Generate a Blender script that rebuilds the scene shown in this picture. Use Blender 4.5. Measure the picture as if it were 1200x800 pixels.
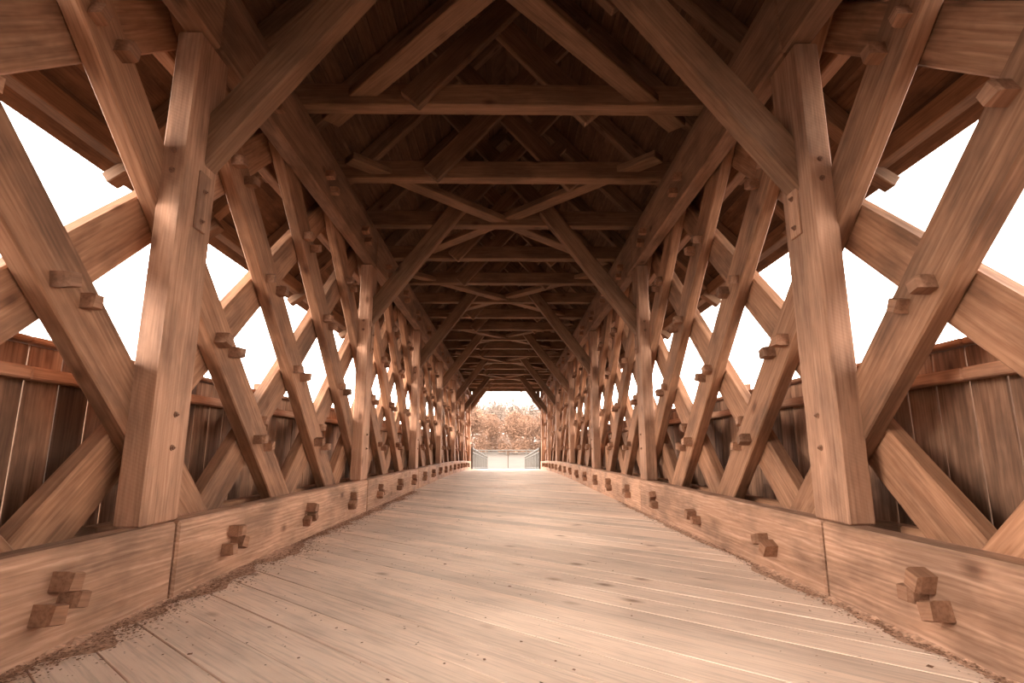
import bpy, bmesh, math, random
from mathutils import Vector, Matrix, noise
random.seed(7)
for o in list(bpy.data.objects): bpy.data.objects.remove(o, do_unlink=True)
S = bpy.context.scene
COL = S.collection

# ------------------------------------------------------------------ camera, sky, exposure
cd = bpy.data.cameras.new('camera'); cam = bpy.data.objects.new('camera', cd); COL.objects.link(cam)
cd.sensor_width = 36.0; cd.lens = 640.0 / 1200.0 * 36.0; cd.clip_start = 0.05; cd.clip_end = 2000
cam.location = (0.04, 0.0, 1.10)
cam.rotation_euler = (math.radians(90 + 11.14), 0, math.radians(-0.57))
S.camera = cam

SKY = 15.6
w = bpy.data.worlds.new('overcast_sky'); S.world = w; w.use_nodes = True
nt = w.node_tree; nt.nodes.clear()
bg = nt.nodes.new('ShaderNodeBackground'); ow = nt.nodes.new('ShaderNodeOutputWorld')
bg.inputs[0].default_value = (1.0, 0.92, 0.84, 1); bg.inputs[1].default_value = SKY
nt.links.new(bg.outputs[0], ow.inputs[0])

# sun behind thin cloud: a wide, soft light from the left and a little behind
sd = bpy.data.lights.new('veiled_sun', 'SUN'); sd.energy = 10.0; sd.angle = math.radians(28); sd.color = (1.0, 0.9, 0.8)
sun = bpy.data.objects.new('veiled_sun', sd); COL.objects.link(sun)
sun.rotation_euler = Vector((0.86, 0.34, -0.40)).to_track_quat('-Z', 'Y').to_euler()

S.view_settings.view_transform = 'Standard'; S.view_settings.look = 'None'
S.view_settings.gamma = 1.0; S.view_settings.use_curve_mapping = False
S.view_settings.exposure = 0.0

# ------------------------------------------------------------------ layout of the bridge (metres)
P = 5.82                    # post to post
PITCH = P / 3.0             # lattice and tie spacing
Y1 = 4.02                   # near corner of the first post in view
K0, K1 = -6, 6              # posts from behind the camera to the far portal
YA, YB = Y1 + K0 * P - 0.3, Y1 + K1 * P + 0.5
SL = 0.93                   # lattice slope
KX0, KX1 = 2.46, 2.66       # kerb beams and top chord
PX0, PX1 = 2.50, 2.70       # posts
LI0, LI1 = 2.68, 2.82       # inner lattice layer
LO0, LO1 = 2.82, 2.96       # outer lattice layer
CO0, CO1 = 2.96, 3.10       # outer chord
SX = 3.22                   # siding
TIEZ = 5.48
RS = 1.06                   # roof slope
def under(x): return 9.77 - RS * abs(x)     # rafter underside

def camber(y): return 0.0 if y < 20 else -0.28 * ((y - 20) / 19.0) ** 2
def cslope(y): return 0.0 if y < 20 else -0.56 * (y - 20) / 361.0

# ------------------------------------------------------------------ materials
def new_mat(name):
    m = bpy.data.materials.new(name); m.use_nodes = True
    t = m.node_tree; t.nodes.clear()
    o = t.nodes.new('ShaderNodeOutputMaterial'); b = t.nodes.new('ShaderNodeBsdfPrincipled')
    t.links.new(b.outputs[0], o.inputs[0])
    return m, t, b
def N(t, typ, **kw):
    n = t.nodes.new(typ)
    for k, v in kw.items(): setattr(n, k, v)
    return n
def ramp(t, fac, stops):
    r = N(t, 'ShaderNodeValToRGB')
    while len(r.color_ramp.elements) < len(stops): r.color_ramp.elements.new(0.5)
    for e, (p, c) in zip(r.color_ramp.elements, stops): e.position = p; e.color = (*c, 1)
    t.links.new(fac, r.inputs[0]); return r.outputs[0]
def mix(t, kind, fac, a, b):
    m = N(t, 'ShaderNodeMix', data_type='RGBA', blend_type=kind)
    for sock, v in ((m.inputs[0], fac), (m.inputs[6], a), (m.inputs[7], b)):
        if hasattr(v, 'is_output'): t.links.new(v, sock)
        elif isinstance(v, (int, float)): sock.default_value = v
        else: sock.default_value = (*v, 1)
    return m.outputs[2]
def wood(name, light, dark, axis='X', contrast=1.0, saw=0.0, stain=0.5, knots=True, rough=0.75, vary=0.22, bump=0.35, ring=1.0, spec=0.25):
    m, t, b = new_mat(name); L = t.links.new
    tc = N(t, 'ShaderNodeTexCoord'); oi = N(t, 'ShaderNodeObjectInfo')
    off = N(t, 'ShaderNodeVectorMath', operation='SCALE'); off.inputs[0].default_value = (37.0, 91.0, 53.0); L(oi.outputs['Random'], off.inputs['Scale'])
    add = N(t, 'ShaderNodeVectorMath', operation='ADD'); L(tc.outputs['Object'], add.inputs[0]); L(off.outputs[0], add.inputs[1])
    def scaled(along, across):
        mp = N(t, 'ShaderNodeMapping'); L(add.outputs[0], mp.inputs[0])
        mp.inputs['Scale'].default_value = (along, across, across) if axis == 'X' else (across, along, across)
        return mp.outputs[0]
    n1 = N(t, 'ShaderNodeTexNoise'); L(scaled(1.1, 20), n1.inputs['Vector']); n1.inputs['Scale'].default_value = 1.0; n1.inputs['Detail'].default_value = 6; n1.inputs['Roughness'].default_value = 0.62; n1.inputs['Distortion'].default_value = 0.6
    wv = N(t, 'ShaderNodeTexWave', wave_type='RINGS', rings_direction=axis); L(scaled(0.16, 1.0), wv.inputs['Vector']); wv.inputs['Scale'].default_value = 9.0; wv.inputs['Distortion'].default_value = 7.0; wv.inputs['Detail'].default_value = 3; wv.inputs['Detail Scale'].default_value = 1.2
    n2 = N(t, 'ShaderNodeTexNoise'); L(scaled(0.9, 2.2), n2.inputs['Vector']); n2.inputs['Scale'].default_value = 1.3; n2.inputs['Detail'].default_value = 4; n2.inputs['Roughness'].default_value = 0.6
    lo = 0.5 - 0.2 / contrast; hi = 0.5 + 0.2 / contrast
    c = ramp(t, n1.outputs[0], [(max(lo, 0.2), dark), (min(hi, 0.8), light)])
    md = tuple(0.15 * a + 0.80 * d for a, d in zip(light, dark))
    wr = ramp(t, wv.outputs['Fac'], [(0.0, (0, 0, 0)), (1.0, (1, 1, 1))])
    wm = N(t, 'ShaderNodeMath', operation='MULTIPLY'); L(wr, wm.inputs[0]); wm.inputs[1].default_value = 0.35 * ring
    c = mix(t, 'MIX', wm.outputs[0], c, md)
    n3 = N(t, 'ShaderNodeTexNoise'); L(scaled(2.2, 55), n3.inputs['Vector']); n3.inputs['Scale'].default_value = 1.0; n3.inputs['Detail'].default_value = 3
    c = mix(t, 'MULTIPLY', 0.5 * min(1.0, contrast), c, ramp(t, n3.outputs[0], [(0.36, (0.62, 0.58, 0.55)), (0.52, (1, 1, 1))]))
    st = ramp(t, n2.outputs[0], [(0.36, (1 - stain,) * 3), (0.56, (1, 1, 1))])
    c = mix(t, 'MULTIPLY', 1.0, c, st)
    if knots:
        vo = N(t, 'ShaderNodeTexVoronoi'); L(scaled(1.0, 1.9), vo.inputs['Vector']); vo.inputs['Scale'].default_value = 1.25; vo.inputs['Randomness'].default_value = 1.0
        kn = ramp(t, vo.outputs['Distance'], [(0.045, (0.36, 0.29, 0.25)), (0.09, (0.72, 0.66, 0.62)), (0.15, (1, 1, 1))])
        c = mix(t, 'MULTIPLY', 0.9, c, kn)
    mr = N(t, 'ShaderNodeMapRange'); L(oi.outputs['Random'], mr.inputs[0]); mr.inputs[3].default_value = 1 - vary; mr.inputs[4].default_value = 1 + vary * 0.5
    c = mix(t, 'MULTIPLY', 1.0, c, (1, 1, 1)); t.links.new(mr.outputs[0], c.node.inputs[7])
    L(c, b.inputs['Base Color']); b.inputs['Roughness'].default_value = rough
    b.inputs['Specular IOR Level'].default_value = spec
    h = n1.outputs[0]
    if saw:
        sw = N(t, 'ShaderNodeTexWave', wave_type='BANDS', bands_direction='DIAGONAL'); L(scaled(1.6, 0.7), sw.inputs['Vector']); sw.inputs['Scale'].default_value = 14; sw.inputs['Distortion'].default_value = 1.4; sw.inputs['Detail'].default_value = 2
        ma = N(t, 'ShaderNodeMath', operation='MULTIPLY_ADD'); L(sw.outputs['Fac'], ma.inputs[0]); ma.inputs[1].default_value = saw; L(h, ma.inputs[2]); h = ma.outputs[0]
    bp = N(t, 'ShaderNodeBump'); bp.inputs['Strength'].default_value = bump; bp.inputs['Distance'].default_value = 0.012
    L(h, bp.inputs['Height']); L(bp.outputs[0], b.inputs['Normal'])
    return m
def plain(name, c, rough=0.8, var=0.25, scale=6.0):
    m, t, b = new_mat(name)
    tc = N(t, 'ShaderNodeTexCoord'); n = N(t, 'ShaderNodeTexNoise'); n.inputs['Scale'].default_value = scale; n.inputs['Detail'].default_value = 5
    t.links.new(tc.outputs['Object'], n.inputs['Vector'])
    col = ramp(t, n.outputs[0], [(0.3, tuple(v * (1 - var) for v in c)), (0.7, tuple(min(1, v * (1 + var)) for v in c))])
    t.links.new(col, b.inputs['Base Color']); b.inputs['Roughness'].default_value = rough; b.inputs['Specular IOR Level'].default_value = 0.2
    return m
M = {
 'post':    wood('sawn_post_wood', (0.52, 0.285, 0.18), (0.36, 0.182, 0.107), saw=0.12, contrast=1.2, stain=0.4, ring=1.5),
 'lattice': wood('lattice_plank_wood', (0.45, 0.228, 0.13), (0.27, 0.122, 0.062), contrast=1.25, stain=0.45, ring=1.5),
 'kerb':    wood('kerb_beam_wood', (0.62, 0.365, 0.245), (0.38, 0.20, 0.12), contrast=1.2, stain=0.42, ring=2.5),
 'peg':     wood('oak_peg_wood', (0.40, 0.205, 0.125), (0.25, 0.12, 0.065), knots=False, stain=0.3),
 'siding':  wood('siding_board_wood', (0.40, 0.215, 0.13), (0.20, 0.097, 0.055), contrast=1.2, stain=0.5, vary=0.4),
 'rail':    wood('rail_wood', (0.45, 0.24, 0.148), (0.30, 0.145, 0.082), stain=0.35),
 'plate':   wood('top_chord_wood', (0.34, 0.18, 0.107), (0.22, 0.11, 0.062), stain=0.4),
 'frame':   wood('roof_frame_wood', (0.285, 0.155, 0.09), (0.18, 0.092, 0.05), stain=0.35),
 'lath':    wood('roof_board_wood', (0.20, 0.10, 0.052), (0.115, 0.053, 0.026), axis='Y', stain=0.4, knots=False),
 'floor':   wood('floor_plank_wood', (0.92, 0.71, 0.565), (0.84, 0.615, 0.47), contrast=0.8, stain=0.15, rough=0.75, vary=0.16, bump=0.18, ring=0.6, spec=0.12),
 'shingle': plain('dark_shingle', (0.16, 0.085, 0.05), 0.9, 0.3, 5),
 'iron':    plain('rusty_iron', (0.20, 0.10, 0.06), 0.55, 0.4, 30),
 'dirt':    plain('floor_dirt', (0.46, 0.27, 0.18), 0.95, 0.4, 30),
 'chip':    plain('leaf_litter', (0.27, 0.145, 0.09), 0.9, 0.6, 55),
 'deck':    plain('dark_slab', (0.22, 0.12, 0.075), 0.9, 0.3, 4),
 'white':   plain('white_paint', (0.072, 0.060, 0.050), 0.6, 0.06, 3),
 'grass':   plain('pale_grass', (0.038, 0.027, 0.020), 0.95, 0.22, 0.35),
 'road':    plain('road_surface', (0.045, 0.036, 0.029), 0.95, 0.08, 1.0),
 'bark':    plain('tree_bark', (0.09, 0.05, 0.03), 0.9, 0.3, 3),
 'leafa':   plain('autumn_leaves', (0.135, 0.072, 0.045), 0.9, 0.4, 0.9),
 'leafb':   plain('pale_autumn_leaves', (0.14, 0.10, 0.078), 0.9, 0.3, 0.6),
 'water':   plain('dark_river_water', (0.018, 0.011, 0.007), 0.5, 0.2, 0.5),
 'sign':    plain('sign_back_metal', (0.05, 0.03, 0.02), 0.6, 0.1, 3),
}

# ------------------------------------------------------------------ helpers
def empty(name, loc=(0, 0, 0), label=None, cat=None, kind=None, group=None):
    o = bpy.data.objects.new(name, None); COL.objects.link(o); o.location = loc
    return tag(o, label, cat, kind, group)
def tag(o, label=None, cat=None, kind=None, group=None):
    for k, v in (('label', label), ('category', cat), ('kind', kind), ('group', group)):
        if v: o[k] = v
    return o
CACHE = {}
def box_mesh(lx, ly, lz, mat, bev=0.012):
    key = (round(lx, 3), round(ly, 3), round(lz, 3), mat, bev)
    if key in CACHE: return CACHE[key]
    bm = bmesh.new(); bmesh.ops.create_cube(bm, size=1.0)
    bmesh.ops.scale(bm, vec=(lx, ly, lz), verts=bm.verts)
    if bev: bmesh.ops.bevel(bm, geom=bm.edges[:], offset=min(bev, 0.3 * min(lx, ly, lz)), segments=1, affect='EDGES')
    me = bpy.data.meshes.new('timber'); bm.to_mesh(me); bm.free(); me.materials.append(M[mat])
    CACHE[key] = me; return me
def put(name, me, mat4, parent):
    o = bpy.data.objects.new(name, me); COL.objects.link(o)
    o.parent = parent
    if parent is not None:
        o.matrix_parent_inverse = Matrix()
        o.matrix_local = WORLD[parent.name].inverted() @ mat4
        WORLD[o.name] = mat4
    else: o.matrix_world = mat4; WORLD[o.name] = mat4
    return o
WORLD = {}
def root(*a, **k):
    o = empty(*a, **k); WORLD[o.name] = Matrix.Translation(o.location); return o
def beam(name, A, B, width, thick, n, mat, parent, bev=0.012):
    """A timber from A to B; n is the direction of its thickness."""
    A = Vector(A); B = Vector(B); d = B - A; x = d.normalized(); n = Vector(n); z = (n - n.dot(x) * x).normalized(); y = z.cross(x)
    R = Matrix((x, y, z)).transposed().to_4x4()
    return put(name, box_mesh(d.length, width, thick, mat, bev), Matrix.Translation((A + B) / 2) @ R, parent)
def along(name, xs, y0, y1, zs, mat, parent, bev=0.012):
    """A timber that runs down the bridge between two x and two z values, following the camber."""
    x = (xs[0] + xs[1]) / 2; z = (zs[0] + zs[1]) / 2
    return beam(name, (x, y0, z + camber(y0)), (x, y1, z + camber(y1)), abs(zs[1] - zs[0]), abs(xs[1] - xs[0]), (1, 0, 0), mat, parent, bev)

# pegs: square tapered heads standing out of the timber, rough and turned
def peg_mesh(i):
    key = ('peg', i)
    if key in CACHE: return CACHE[key]
    r = random.Random(i); bm = bmesh.new()
    s = 0.046 + 0.008 * r.random(); h = 0.085 + 0.04 * r.random(); skew = r.uniform(-.012, .012)
    lo = [bm.verts.new((sx * s, sy * s, -0.05)) for sx, sy in ((-1, -1), (1, -1), (1, 1), (-1, 1))]
    mi = [bm.verts.new((sx * s, sy * s, h * .75)) for sx, sy in ((-1, -1), (1, -1), (1, 1), (-1, 1))]
    hi = [bm.verts.new((sx * s * .86 + skew, sy * s * .86, h + r.uniform(-.008, .008))) for sx, sy in ((-1, -1), (1, -1), (1, 1), (-1, 1))]
    for a, b in ((lo, mi), (mi, hi)):
        for q in range(4): bm.faces.new((a[q], a[(q + 1) % 4], b[(q + 1) % 4], b[q]))
    bm.faces.new(hi); bm.faces.new(lo[::-1])
    me = bpy.data.meshes.new('peg'); bm.to_mesh(me); bm.free(); me.materials.append(M['peg']); CACHE[key] = me; return me
def peg(parent, side, x, y, z, i):
    # stands out towards the roadway (-side direction)
    nx = Vector((-side, 0, 0)); a = random.uniform(-0.45, 0.45)
    u = Vector((0, math.cos(a), math.sin(a))); v = nx.cross(u)
    R = Matrix((u, v, nx)).transposed().to_4x4()
    put('peg', peg_mesh(i % 7), Matrix.Translation((side * x, y, z)) @ R, parent)
def bolt_mesh():
    if 'bolt' in CACHE: return CACHE['bolt']
    bm = bmesh.new()
    bmesh.ops.create_cone(bm, cap_ends=True, segments=12, radius1=0.024, radius2=0.022, depth=0.008, matrix=Matrix.Translation((0, 0, 0.004)))
    bmesh.ops.create_cone(bm, cap_ends=True, segments=6, radius1=0.016, radius2=0.014, depth=0.018, matrix=Matrix.Translation((0, 0, 0.012)))
    bmesh.ops.create_cone(bm, cap_ends=True, segments=8, radius1=0.007, radius2=0.006, depth=0.012, matrix=Matrix.Translation((0, 0, 0.024)))
    me = bpy.data.meshes.new('bolt'); bm.to_mesh(me); bm.free(); me.materials.append(M['iron']); CACHE['bolt'] = me; return me
def bolt(parent, loc, n):
    n = Vector(n); u = Vector((0, 0, 1)).cross(n).normalized(); v = n.cross(u)
    put('bolt', bolt_mesh(), Matrix.Translation(loc) @ Matrix((u, v, n)).transposed().to_4x4(), parent)

# ------------------------------------------------------------------ floor
floor = root('floor', (0, 0, 0), 'pale worn plank floor laid slantwise across the covered bridge', 'floor', 'structure')
ANG = math.radians(-42); dv = Vector((math.cos(ANG), math.sin(ANG), 0)); pw = 0.30
step = pw / math.cos(ANG); XF = 2.455
def plank_mesh(yc, flat):
    key = ('plank',)
    if flat and key in CACHE: return CACHE[key]
    bm = bmesh.new(); segs = 1 if flat else 6; g = 0.004; rows = []
    tn = math.tan(ANG)
    for i in range(segs + 1):
        X = -XF + 2 * XF * i / segs; ring = []
        for sgn in (-1, 1):
            for (zz, inset) in ((-0.06, 0), (-0.004, 0), (0.0, 0.004)):
                y = X * tn + sgn * (step / 2 - g - inset)
                ring.append((X, y, zz + camber(yc + y) - (0 if flat else 0)))
        # order: left low, left mid, left top, right top, right mid, right low
        ring = [ring[0], ring[1], ring[2], ring[5], ring[4], ring[3]]
        inv = Matrix.Rotation(-ANG, 3, 'Z')
        rows.append([bm.verts.new(inv @ Vector(p)) for p in ring])
    for a, b in zip(rows, rows[1:]):
        for q in range(6): bm.faces.new((a[q], a[(q + 1) % 6], b[(q + 1) % 6], b[q]))
    bm.faces.new(rows[0][::-1]); bm.faces.new(rows[-1])
    bmesh.ops.recalc_face_normals(bm, faces=bm.faces)
    me = bpy.data.meshes.new('floor_plank'); bm.to_mesh(me); bm.free(); me.materials.append(M['floor'])
    if flat: CACHE[key] = me
    return me
y = YA - 2.0
while y < YB + 2.3:
    flat = y < 17.0
    jz = random.uniform(-0.004, 0.003)
    if y - 2.3 < YB - 0.2:
        put('floor_plank', plank_mesh(y, flat), Matrix.Translation((0, y, jz)) @ Matrix.Rotation(ANG, 4, 'Z'), floor)
    y += step
# solid slab added under the planks to stop light leaking through
for i, (a, b) in enumerate([(YA, 6), (6, 20), (20, 27), (27, 33), (33, YB)]):
    along('light_stop_slab', (-3.1, 3.1), a, b, (-0.45, -0.075), 'deck', floor, 0)

# ------------------------------------------------------------------ side walls: kerb, posts, lattice, chords, siding
walls = {}
for side, wn, word in ((-1, 'wall_left', 'left'), (1, 'wall_right', 'right')):
    W = root(wn, (side * 2.7, 0, 0), 'timber lattice side wall of the bridge, %s of the roadway' % word, 'wall', 'structure')
    walls[side] = W
    # --- kerb beams and chords, one length per panel
    jy = [YA] + [Y1 + 0.36 + k * P for k in range(K0 + 1, K1)] + [YB]
    kerbs = []
    for a, b in zip(jy, jy[1:]):
        o = along('kerb_beam', (side * KX0, side * KX1), a + 0.02, b - 0.02, (-0.03, 0.56), 'kerb', W, 0.018)
        kerbs.append((a, b, o))
    for k in range(K0, K1):
        a, b = Y1 + k * P + (0.2 if k > K0 else -0.3), Y1 + (k + 1) * P + (0.2 if k < K1 - 1 else 0.5)
        t = along('top_chord', (side * KX0, side * KX1), a, b, (4.52, 5.16), 'plate', W, 0.02)
        along('wall_plate', (side * 2.58, side * 2.98), a, b, (5.17, 5.45), 'frame', W)
        along('outer_chord', (side * CO0, side * CO1), a, b, (-0.03, 0.54), 'lattice', W)
        along('outer_chord', (side * CO0, side * CO1), a, b, (4.52, 5.10), 'lattice', W)
        for q in range(3):
            yy = Y1 - 0.77 + k * P + q * PITCH + PITCH
            for dy, dz in ((-0.13, 0.06), (0.08, -0.07)):
                peg(t, side, KX0, yy + dy, 4.76 + dz + camber(yy), q + k)
    # --- posts
    for k in range(K0, K1 + 1):
        y0 = Y1 + k * P + (0.05 if (side == 1 and k == 0) else -0.03 if k == 0 else 0); yc = y0 + 0.225; cz = camber(yc)
        p = beam('post', (side * (PX0 + PX1) / 2, yc, 0.562 + cz), (side * (PX0 + PX1) / 2, yc, 4.515 + cz), 0.45, PX1 - PX0, (1, 0, 0), 'post', W, 0.014)
        if k < 0: continue
        for z in (1.36, 1.11): bolt(p, (side * PX0, yc + 0.03, z + cz), (-side, 0, 0))
        for z in (3.26, 3.43): bolt(p, (side * 2.60, y0, z + cz), (0, -1, 0))
        pad = beam('knee_pad', (side * 2.492, yc + 0.04, 2.86 + cz), (side * 2.492, yc + 0.04, 3.36 + cz), 0.16, 0.022, (1, 0, 0), 'post', p, 0.006)
        for z in (2.94, 3.20): bolt(p, (side * 2.481, yc + 0.04, z + cz), (-side, 0, 0))
    # --- lattice: inner planks fall away from the camera, outer planks rise
    yi, yo = 3.33, 3.17
    for layer, (xa, xb), yref, s in (('inner', (LI0, LI1), yi, -1), ('outer', (LO0, LO1), yo, 1)):
        for k in range(-21, 22):
            yr = yref + k * PITCH
            jit = 0.03 * math.sin(k * 2.3 + side) ; yr += jit + (0.10 if (k == 0 and s < 0) else 0)
            f = lambda z: yr + s * (z - 2.0) / SL
            za, zb = 0.02, 5.15
            # clip to the bridge's length
            lim = [(YA + 0.1), (YB - 0.15)]
            ys = sorted((f(za), f(zb)))
            if ys[1] < lim[0] + 0.4 or ys[0] > lim[1] - 0.4: continue
            zz = sorted(((lim[0] + 0.25 - yr) * SL / s + 2, (lim[1] - 0.25 - yr) * SL / s + 2))
            za, zb = max(za, zz[0]), min(zb, zz[1])
            if zb - za < 0.5: continue
            A = Vector((side * (xa + xb) / 2, f(za), za)); B = Vector((side * (xa + xb) / 2, f(zb), zb))
            A.z += camber(A.y); B.z += camber(B.y)
            pl = beam('lattice_plank', A, B, 0.375, (xb - xa) - 0.004, (1, 0, 0), 'lattice', W, 0.012)
            if layer == 'inner':
                for j in range(0, 5):      # crossings with the outer layer
                    zc = 2.07 + (j - 1) * SL * PITCH / 2
                    yy = f(zc)
                    if yy < 2.0 or yy > YB - 0.6 or zc > 4.2 or zc < 1.0: continue
                    if any(Y1 + kk * P - 0.02 < yy < Y1 + kk * P + 0.47 for kk in range(-1, 8)): continue
                    cz = camber(yy)
                    rr = random.Random(k * 10 + j)
                    d = 0.135 + 0.03 * rr.random()
                    peg(pl, side, LI0, yy - d, zc + 0.035 + cz, k + j); peg(pl, side, LI0, yy + d * 0.8, zc - 0.035 + cz, k + j + 3)
            else:
                for zc in (1.42,):
                    yy = f(zc)
                    if yy < 2.0 or yy > YB - 0.6: continue
                    peg(pl, side, LO0, yy + 0.02, zc + camber(yy), k + 2)
    # --- three pegs on the kerb at each foot of the lattice
    for k in range(-1, 18):
        yy = 3.27 + k * PITCH * 1.008
        if yy > YB - 1 or yy < 1.0: continue
        own = [o for a, b, o in kerbs if a <= yy < b][0]; cz = camber(yy)
        tri = [(0.0, 0.085), (0.06, -0.02), (-0.10, -0.06)] if side < 0 else [(0.03, 0.075), (0.10, -0.01), (-0.06, -0.065)]
        if side > 0 and k in (1, 2): tri = tri[1:]
        for q, (dy, dz) in enumerate(tri): peg(own, side, KX0, yy + dy, 0.29 + dz + cz, q + k)
    # --- siding boards below the opening, with a nailer and a cap
    bw = 0.295; yb = YA + 0.1; i = 0
    while yb < YB - 0.2:
        g = 0.014 if i % 3 == 0 else 0.008
        cz = camber(yb + bw / 2)
        beam('siding_board', (side * (SX + 0.014), yb + bw / 2, -0.25 + cz), (side * (SX + 0.014), yb + bw / 2, 1.80 + cz), bw - g, 0.028, (1, 0, 0), 'siding', W, 0.007)
        yb += bw; i += 1
    for k in range(K0, K1):
        a, b = Y1 + k * P - 0.4, Y1 + (k + 1) * P + (-0.4 if k < K1 - 1 else 0.4)
        along('siding_rail', (side * 3.10, side * SX), a, b, (1.555, 1.64), 'rail', W)
        along('cap_rail', (side * 3.13, side * 3.30), a, b, (1.805, 1.845), 'rail', W)
        along('siding_rail', (side * 3.10, side * SX), a, b, (0.10, 0.20), 'rail', W)
        yy = Y1 + k * P + 3.05
        beam('rail_block', (side * 3.165, yy, 1.64 + camber(yy)), (side * 3.165, yy, 1.93 + camber(yy)), 0.09, 0.09, (1, 0, 0), 'rail', W, 0.006)

# ------------------------------------------------------------------ roof: ties, knees, scissor braces, rafters, boards
roof = root('ceiling', (0, 0, 5.4), 'dark open timber roof with tie beams, knee braces and rafters', 'roof', 'structure')
ti = 0
for i in range(3 * K0, 3 * K1 + 1):
    yt = Y1 + 0.41 + i * PITCH; cz = camber(yt); yc = yt + 0.11
    TE = 4.02
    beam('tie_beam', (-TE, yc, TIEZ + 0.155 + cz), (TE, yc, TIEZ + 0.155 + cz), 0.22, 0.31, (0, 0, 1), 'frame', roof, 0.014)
    # rafters
    for s in (-1, 1):
        d = 0.14 * math.sqrt(1 + RS * RS)
        xe = 4.86
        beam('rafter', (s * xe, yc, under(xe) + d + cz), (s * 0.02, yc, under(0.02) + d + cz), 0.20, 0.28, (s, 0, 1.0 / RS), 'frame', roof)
    # scissor braces: one on the near face, one on the far face of each tie
    for s, yy in ((-1, yt - 0.06), (1, yt + 0.28)):
        x0 = 1.17; m = 1.12
        # centre line from (x0, tie bottom) across the middle to the other rafter
        xr = (9.77 - TIEZ - m * x0) / (m + RS)
        beam('scissor_brace', (s * (x0 + 0.04), yy, TIEZ + 0.05 - 0.04 * m + cz), (-s * xr, yy, TIEZ + 0.05 + m * (x0 + xr) + cz), 0.32, 0.12, (0, 1, 0), 'frame', roof)
    if i % 3 == 0:
        for s in (-1, 1):
            # knee brace from post to tie
            m = 1.34; hw = 0.15; ln = math.sqrt(1 + m * m)
            ax, az = 2.56, (3.36 if s < 0 else 3.16) if i < 3 * K1 else 3.95
            nx, nz = m / ln, 1 / ln          # towards the outside and up
            A = Vector((s * (ax + nx * hw), yt - 0.10, az + nz * hw + cz)); bx = (0.80 if s < 0 else 0.68) if i < 3 * K1 else 1.22
            B = Vector((s * (bx + nx * hw), yt - 0.10, az + m * (ax - bx) + nz * hw + cz))
            kb = beam('knee_brace', A, B, 0.30, 0.19, (0, 1, 0), 'frame', roof, 0.016)
            # lateral braces crossing at the middle of this tie
            y0, y1 = yc - 2.45, yc + 2.45
            if y1 < YB and y0 > YA:
                beam('lateral_brace', (s * 2.45, y0, 5.63 + s * 0.03 + camber(y0)), (-s * 2.45, y1, 5.63 + s * 0.03 + camber(y1)), 0.27, 0.12, (0, 0, 1), 'frame', roof)
# boarding that closes the far gable and the corners of the portal
def portal_lo(ax): return TIEZ + 0.02 if ax < 1.40 else TIEZ + 0.02 - 1.34 * (ax - 1.40) if ax < 2.47 else 0.0 if ax < 3.16 else max(3.3, under(ax) - 0.5)
edges = [0.0, 0.27, 0.54, 0.81, 1.08, 1.40, 1.66, 1.92, 2.19, 2.465, 2.475, 2.70, 2.93, 3.155, 3.165, 3.45, 3.74, 4.03, 4.32, 4.61]
for s, yp in ((-1, YB + 0.12), (1, YB + 0.12), (-1, YA - 0.15), (1, YA - 0.15)):
    cz = camber(yp)
    for xa, xb in zip(edges, edges[1:]):
        if xb - xa < 0.05: continue
        g = 0.003; pts = [(xa + g, portal_lo(xa + 0.002)), (xb - g, portal_lo(xb - 0.002)), (xb - g, under(xb) + 0.25), (xa + g, under(xa) + 0.25)]
        xm = (xa + xb) / 2; bm = bmesh.new(); lays = []
        for dy in (0.0, 0.03): lays.append([bm.verts.new((pz, s * (px - xm), dy)) for px, pz in pts])
        bm.faces.new(lays[0]); bm.faces.new(lays[1][::-1])
        for q in range(4): bm.faces.new((lays[0][q], lays[0][(q + 1) % 4], lays[1][(q + 1) % 4], lays[1][q]))
        bmesh.ops.recalc_face_normals(bm, faces=bm.faces)
        me = bpy.data.meshes.new('portal_board'); bm.to_mesh(me); bm.free(); me.materials.append(M['siding'])
        put('portal_board', me, Matrix.Translation((s * xm, yp, cz)) @ Matrix(((0, 1, 0), (0, 0, 1), (1, 0, 0))).to_4x4(), roof)
# boards on the rafters, each running down the bridge
def long_strip(name, prof, mat, parent, y0=YA - 0.4, y1=YB + 0.6):
    ys = [y0, -10, 8, 20, 24, 28, 32, 36, y1]; bm = bmesh.new(); rows = []
    for yy in ys: rows.append([bm.verts.new((px, yy, pz + camber(yy) - 5.4)) for px, pz in prof])
    n = len(prof)
    for a, b in zip(rows, rows[1:]):
        for q in range(n): bm.faces.new((a[q], a[(q + 1) % n], b[(q + 1) % n], b[q]))
    bm.faces.new(rows[0][::-1]); bm.faces.new(rows[-1]); bmesh.ops.recalc_face_normals(bm, faces=bm.faces)
    me = bpy.data.meshes.new(name); bm.to_mesh(me); bm.free(); me.materials.append(M[mat])
    return put(name, me, Matrix.Translation((0, 0, 5.4)), parent)
ln = math.sqrt(1 + RS * RS); ux, uz = -1 / ln, RS / ln; nx, nz = RS / ln, 1 / ln
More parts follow.
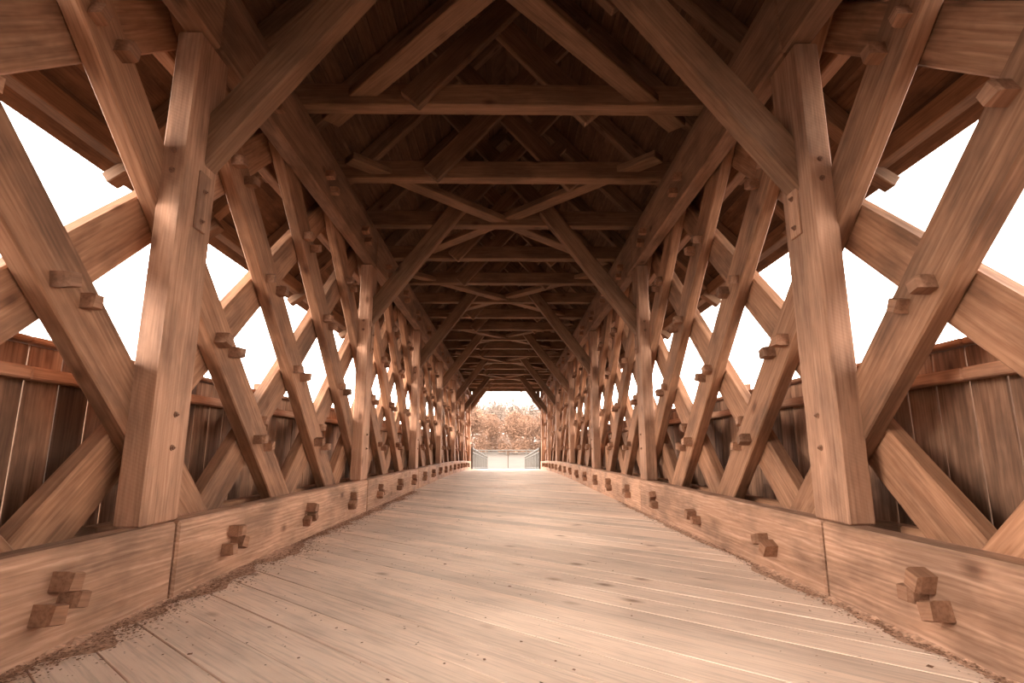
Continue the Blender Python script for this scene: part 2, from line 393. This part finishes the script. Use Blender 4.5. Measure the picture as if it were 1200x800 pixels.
for s in (-1, 1):
    q0 = 0.02; L = 4.95 * ln
    while q0 < L - 0.2:
        bx, bz = 4.98 + ux * q0 + nx * 0.285, under(4.98) + uz * q0 + nz * 0.285
        wd = 0.175 + 0.03 * random.random()
        pr = [(bx, bz), (bx + ux * wd, bz + uz * wd), (bx + ux * wd + nx * .025, bz + uz * wd + nz * .025), (bx + nx * .025, bz + nz * .025)]
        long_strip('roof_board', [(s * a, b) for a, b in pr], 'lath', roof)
        q0 += 0.255
    a0, b0 = 5.02 + nx * 0.315, under(5.02) + nz * 0.315
    pr = [(a0, b0), (0.0, b0 + RS * a0), (0.0, b0 + RS * a0 + 0.05), (a0 + 0.03, b0 + 0.03)]
    long_strip('shingle_cover', [(s * a, b) for a, b in pr], 'shingle', roof)
    # eave beam under the rafter tails
    for k in range(K0, K1):
        a, b = Y1 + k * P + 0.44, Y1 + (k + 1) * P + 0.44
        if k == K0: a = YA
        along('eave_beam', (s * 4.70, s * 4.88), a, b, (4.60, 4.86), 'frame', roof)
    for k in range(3 * K0, 3 * K1 + 1):
        yc = Y1 + 0.44 + k * PITCH
        beam('rafter_tail', (s * 4.60, yc, 4.66 + camber(yc)), (s * 4.96, yc, 4.40 + camber(yc)), 0.20, 0.16, (s * .6, 0, 1), 'frame', roof)

# ------------------------------------------------------------------ litter and dirt swept against the kerbs
def drift(side, name, label, rnd, y0, y1, wide, count):
    bm = bmesh.new(); ny = int((y1 - y0) / 0.06); nxs = 9; rows = []
    for i in range(ny + 1):
        yy = y0 + (y1 - y0) * i / ny
        wl = wide * max(0.12, 0.42 + 1.0 * noise.noise((yy * 0.9, side * 3.1, 0)) + 0.5 * noise.noise((yy * 3.1, side, 4)))
        wl *= min(1, (i + 2) / 8, (ny - i + 2) / 8)
        row = []
        for j in range(nxs):
            t = j / (nxs - 1); x = KX0 - 0.003 - wl * t
            h = 0.022 * (1 - t) ** 1.5 * (0.5 + abs(noise.noise((x * 14, yy * 14, 2)))) * (0.4 + wl / wide) + 0.003 - 0.008 * t
            row.append(bm.verts.new((side * x, yy, h + 0.003 + camber(yy))))
        rows.append(row)
    for a, b in zip(rows, rows[1:]):
        for q in range(nxs - 1):
            f = (a[q], a[q + 1], b[q + 1], b[q])
            bm.faces.new(f if side > 0 else f[::-1])
    # the crumbs and leaf bits
    for i in range(count):
        yy = y0 + (y1 - y0) * (rnd.random() ** 1.3)
        x = KX0 - 0.01 - abs(rnd.gauss(0, 0.5)) * wide * (0.5 + 0.9 * max(0, noise.noise((yy * 0.9, side * 3.1, 0)) + 0.3))
        if rnd.random() < 0.05: x = rnd.uniform(0.05, 2.3)
        s = rnd.uniform(0.003, 0.009) * (1.7 if rnd.random() < 0.06 else 1); a = rnd.uniform(0, 6.28); e = rnd.uniform(0.3, 1)
        z = 0.006 + rnd.random() * 0.012 * (abs(x) > 2.0)
        c, d = math.cos(a), math.sin(a)
        vs = [bm.verts.new((side * x + c * s * p - d * s * e * q, yy + d * s * p + c * s * e * q, z + camber(yy) + rnd.uniform(0, .6) * s * r)) for p, q, r in ((-1, -1, 0), (1, -1, 0), (1.1, 1, 1), (-.8, 1, 1))]
        bm.faces.new(vs)
    me = bpy.data.meshes.new(name); bm.to_mesh(me); bm.free(); me.materials.append(M['dirt']); me.materials.append(M['chip'])
    for k, p in enumerate(me.polygons):
        if k >= ny * (nxs - 1): p.material_index = 1
    o = bpy.data.objects.new(name, me); COL.objects.link(o)
    return tag(o, label, 'leaf litter', 'stuff')
drift(-1, 'leaf_litter', 'dark leaf litter and dirt swept along the foot of the left kerb', random.Random(3), 1.6, 15.0, 0.36, 13000)
drift(1, 'leaf_litter', 'thin dirt and crumbs along the foot of the right kerb', random.Random(5), 1.6, 12.0, 0.17, 5000)

# ------------------------------------------------------------------ beyond the far portal
def ground_z(x, y):
    if y < YB + 0.2: zr = -4.2
    elif y < 72: zr = camber(YB) - 0.03 + (-1.36 - camber(YB)) * (y - YB) / (72 - YB)
    elif y < 140: zr = -1.36 + 2.1 * (y - 72) / 68
    else: zr = 0.74 + (y - 140) * 0.004
    if y > YB and y < 90:
        f = min(1, max(0, (abs(x) - 4.5) / 8)) * max(0, 1 - (y - YB) / 45.0)
        zr = zr * (1 - f) - 3.2 * f
    t = min(1, max(0, (abs(x) - 58) / 27)); zr += 11.0 * t * t * (3 - 2 * t)      # unseen ground raised to either side, added to block low sky light
    return zr
bm = bmesh.new()
ys = [-150, -60, -20, 0, 20, 39, YB + 0.15, YB + 0.25] + [YB + 1 + i * 3 for i in range(12)] + [80, 90, 100, 110, 120, 130, 140, 170, 220, 320, 500]
xs = [-400, -200, -100, -85, -78, -71, -64, -58, -30, -18, -12, -8, -4.5, -2.5, 0, 2.5, 4.5, 8, 12, 18, 30, 58, 64, 71, 78, 85, 100, 200, 400]
rows = [[bm.verts.new((x, yy, ground_z(x, yy))) for x in xs] for yy in ys]
for a, b in zip(rows, rows[1:]):
    for q in range(len(xs) - 1): bm.faces.new((a[q], a[q + 1], b[q + 1], b[q]))
me = bpy.data.meshes.new('ground'); bm.to_mesh(me); bm.free(); me.materials.append(M['grass'])
bm = bmesh.new(); bmesh.ops.create_grid(bm, x_segments=2, y_segments=2, size=0.5, matrix=Matrix.Translation((0, -55, -3.4)) @ Matrix.Diagonal((800, 190, 1, 1)))
mw = bpy.data.meshes.new('river'); bm.to_mesh(mw); bm.free(); mw.materials.append(M['water'])
rv = bpy.data.objects.new('river', mw); COL.objects.link(rv); tag(rv, 'dark river water below the bridge', 'river', 'structure')
gr = bpy.data.objects.new('ground', me); COL.objects.link(gr); tag(gr, 'pale meadow ground beyond the far end of the bridge', 'ground', 'structure')
bm = bmesh.new(); rows = []
for yy in [YB + 0.26] + [YB + 1 + i * 3 for i in range(11)] + [71.5]:
    rows.append([bm.verts.new((x, yy, ground_z(0, yy) + dz)) for x, dz in ((-2.3, -0.02), (-2.3, 0.03), (2.3, 0.03), (2.3, -0.02))])
for a, b in zip(rows, rows[1:]):
    for q in range(3): bm.faces.new((a[q], a[q + 1], b[q + 1], b[q]))
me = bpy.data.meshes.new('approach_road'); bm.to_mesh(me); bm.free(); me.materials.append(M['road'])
rd = bpy.data.objects.new('approach_road', me); COL.objects.link(rd); tag(rd, 'pale road running down from the far portal', 'road', 'structure')

for side, word in ((-1, 'left'), (1, 'right')):
    ya, yb = YB + 0.3, 71.0
    r = root('railing', (side * 2.42, ya, ground_z(0, ya)), 'white picket railing beyond the portal, on the %s of the road' % word, 'railing', None, 'railings beyond the portal')
    def rz(y, h): return ground_z(0, y) + h
    x = side * 2.42
    def rbar(name, h, wd): 
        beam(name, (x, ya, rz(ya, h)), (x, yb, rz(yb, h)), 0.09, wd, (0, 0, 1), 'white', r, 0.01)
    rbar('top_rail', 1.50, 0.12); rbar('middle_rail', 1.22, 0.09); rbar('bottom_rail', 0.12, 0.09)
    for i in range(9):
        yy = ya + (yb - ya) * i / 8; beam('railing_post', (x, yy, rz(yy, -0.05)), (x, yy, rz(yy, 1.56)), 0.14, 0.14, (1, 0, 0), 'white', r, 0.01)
    bm = bmesh.new()
    for i in range(100):
        yy = ya + (yb - ya) * (i + .5) / 100
        bmesh.ops.create_cube(bm, size=1, matrix=Matrix.Translation((0, yy - ya, rz(yy, 0.66) - rz(ya, 0))) @ Matrix.Diagonal((0.03, 0.09, 1.08, 1)))
    me = bpy.data.meshes.new('pickets'); bm.to_mesh(me); bm.free(); me.materials.append(M['white'])
    o = put('picket_row', me, Matrix.Translation((x, ya, rz(ya, 0))), r); o['kind'] = 'stuff'
# marker post at the end of the road
sp = root('marker_post', (0.25, 73, ground_z(0, 73)), 'thin marker post with a small square head beyond the bridge', 'post')
g = ground_z(0, 73)
beam('pole', (0.25, 73, g - 0.05), (0.25, 73, g + 1.75), 0.10, 0.10, (0, 1, 0), 'sign', sp, 0.01)
beam('head', (0.25, 72.93, g + 1.62), (0.25, 72.93, g + 2.05), 0.34, 0.04, (0, 1, 0), 'sign', sp, 0.01)
# low white fence across the meadow
fe = root('meadow_fence', (0, 110, ground_z(0, 110)), 'low white rail fence across the far meadow before the trees', 'fence')
for a in range(-20, 20, 4):
    z0 = ground_z(0, 110)
    beam('fence_post', (a, 110, z0 - 0.1), (a, 110, z0 + 1.2), 0.18, 0.18, (0, 1, 0), 'white', fe)
    for h in (0.55, 1.05): beam('fence_rail', (a, 110, z0 + h), (a + 4, 110, z0 + h), 0.22, 0.08, (0, 1, 0), 'white', fe)

def tube(bm, a, b, ra, rb, n=6):
    d = (b - a).normalized(); u = d.orthogonal().normalized(); v = d.cross(u); R = []
    for p, r in ((a, ra), (b, rb)): R.append([bm.verts.new(p + r * (math.cos(6.2832 * i / n) * u + math.sin(6.2832 * i / n) * v)) for i in range(n)])
    for i in range(n): bm.faces.new((R[0][i], R[0][(i + 1) % n], R[1][(i + 1) % n], R[1][i]))
def tree(x, y, h, wd, mat, label, seed, leaves=11000, low=0.03):
    rnd = random.Random(seed); z0 = ground_z(x, y)
    t = root('autumn_tree', (x, y, z0), label, 'tree', None, 'autumn trees beyond the meadow')
    bm = bmesh.new(); tips = []
    def grow(a, d, ln, r, lev):
        b = a + d * ln; tube(bm, a, b, r, r * 0.68); tips.append((b, lev))
        if lev >= 4: return
        for q in range(3 if lev else 5):
            nd = (d + Vector((rnd.uniform(-1, 1) * wd, rnd.uniform(-1, 1) * wd, rnd.uniform(-0.25, 0.6)))).normalized()
            grow(a + d * ln * rnd.uniform(0.55, 1.0), nd, ln * rnd.uniform(0.58, 0.78), r * 0.55, lev + 1)
    grow(Vector((0, 0, -0.2)), Vector((rnd.uniform(-.06, .06), 0, 1)).normalized(), h * 0.33, h * 0.018, 0)
    me = bpy.data.meshes.new('trunk'); bm.to_mesh(me); bm.free(); me.materials.append(M['bark'])
    put('trunk', me, Matrix.Translation((x, y, z0)), t)
    bm = bmesh.new(); pts = [p for p, l in tips if l >= 2]
    top = max(p.z for p in pts); k = h / top
    for i in range(leaves):
        p = rnd.choice(pts); c = Vector((p.x, p.y, p.z)) + Vector([rnd.gauss(0, 0.075 * h) for _ in range(3)])
        if i % 2:
            a = rnd.uniform(0, 6.283); q = rnd.random() ** 0.5; hh = 0.95 * rnd.random() ** 1.35
            rw = h * 0.42 * (math.sin(math.pi * min(1, hh * 0.65 + 0.32)) ** 0.7); c = Vector((math.cos(a) * q * rw, math.sin(a) * q * rw, hh * h))
        if c.z < low * h: c.z = rnd.random() * h * 0.25
        s = rnd.uniform(0.07, 0.17) * h / 12; u = Vector([rnd.gauss(0, 1) for _ in range(3)]).normalized(); v = u.orthogonal().normalized()
        bm.faces.new([bm.verts.new(c + s * (a * u + b * v)) for a, b in ((-1, -.6), (1, -.6), (.7, .7), (-.7, .7))])
    me = bpy.data.meshes.new('foliage'); bm.to_mesh(me); bm.free(); me.materials.append(M[mat])
    put('foliage', me, Matrix.Translation((x, y, z0)), t)
near = [(-8.2, 121, 9.2, .75, 'tallest rust brown tree by the left edge of the far portal'), (-3.7, 131, 7.6, .8, 'low brown tree second from the left in the far portal'),
        (1.8, 119.5, 7.6, .8, 'round brown tree in the middle of the far portal'), (4.9, 131, 7.4, .8, 'brown tree right of the middle in the far portal'),
        (9.0, 121, 8.2, .8, 'brown tree by the right edge of the far portal'), (-13.0, 131, 9.5, .8, 'brown tree left of the far portal opening'), (14.5, 131, 9.0, .8, 'brown tree right of the far portal opening')]
for i, (x, y, h, wd, lb) in enumerate(near): tree(x, y, h * 1.22, wd * 0.8, 'leafa', lb, 40 + i, 15000)
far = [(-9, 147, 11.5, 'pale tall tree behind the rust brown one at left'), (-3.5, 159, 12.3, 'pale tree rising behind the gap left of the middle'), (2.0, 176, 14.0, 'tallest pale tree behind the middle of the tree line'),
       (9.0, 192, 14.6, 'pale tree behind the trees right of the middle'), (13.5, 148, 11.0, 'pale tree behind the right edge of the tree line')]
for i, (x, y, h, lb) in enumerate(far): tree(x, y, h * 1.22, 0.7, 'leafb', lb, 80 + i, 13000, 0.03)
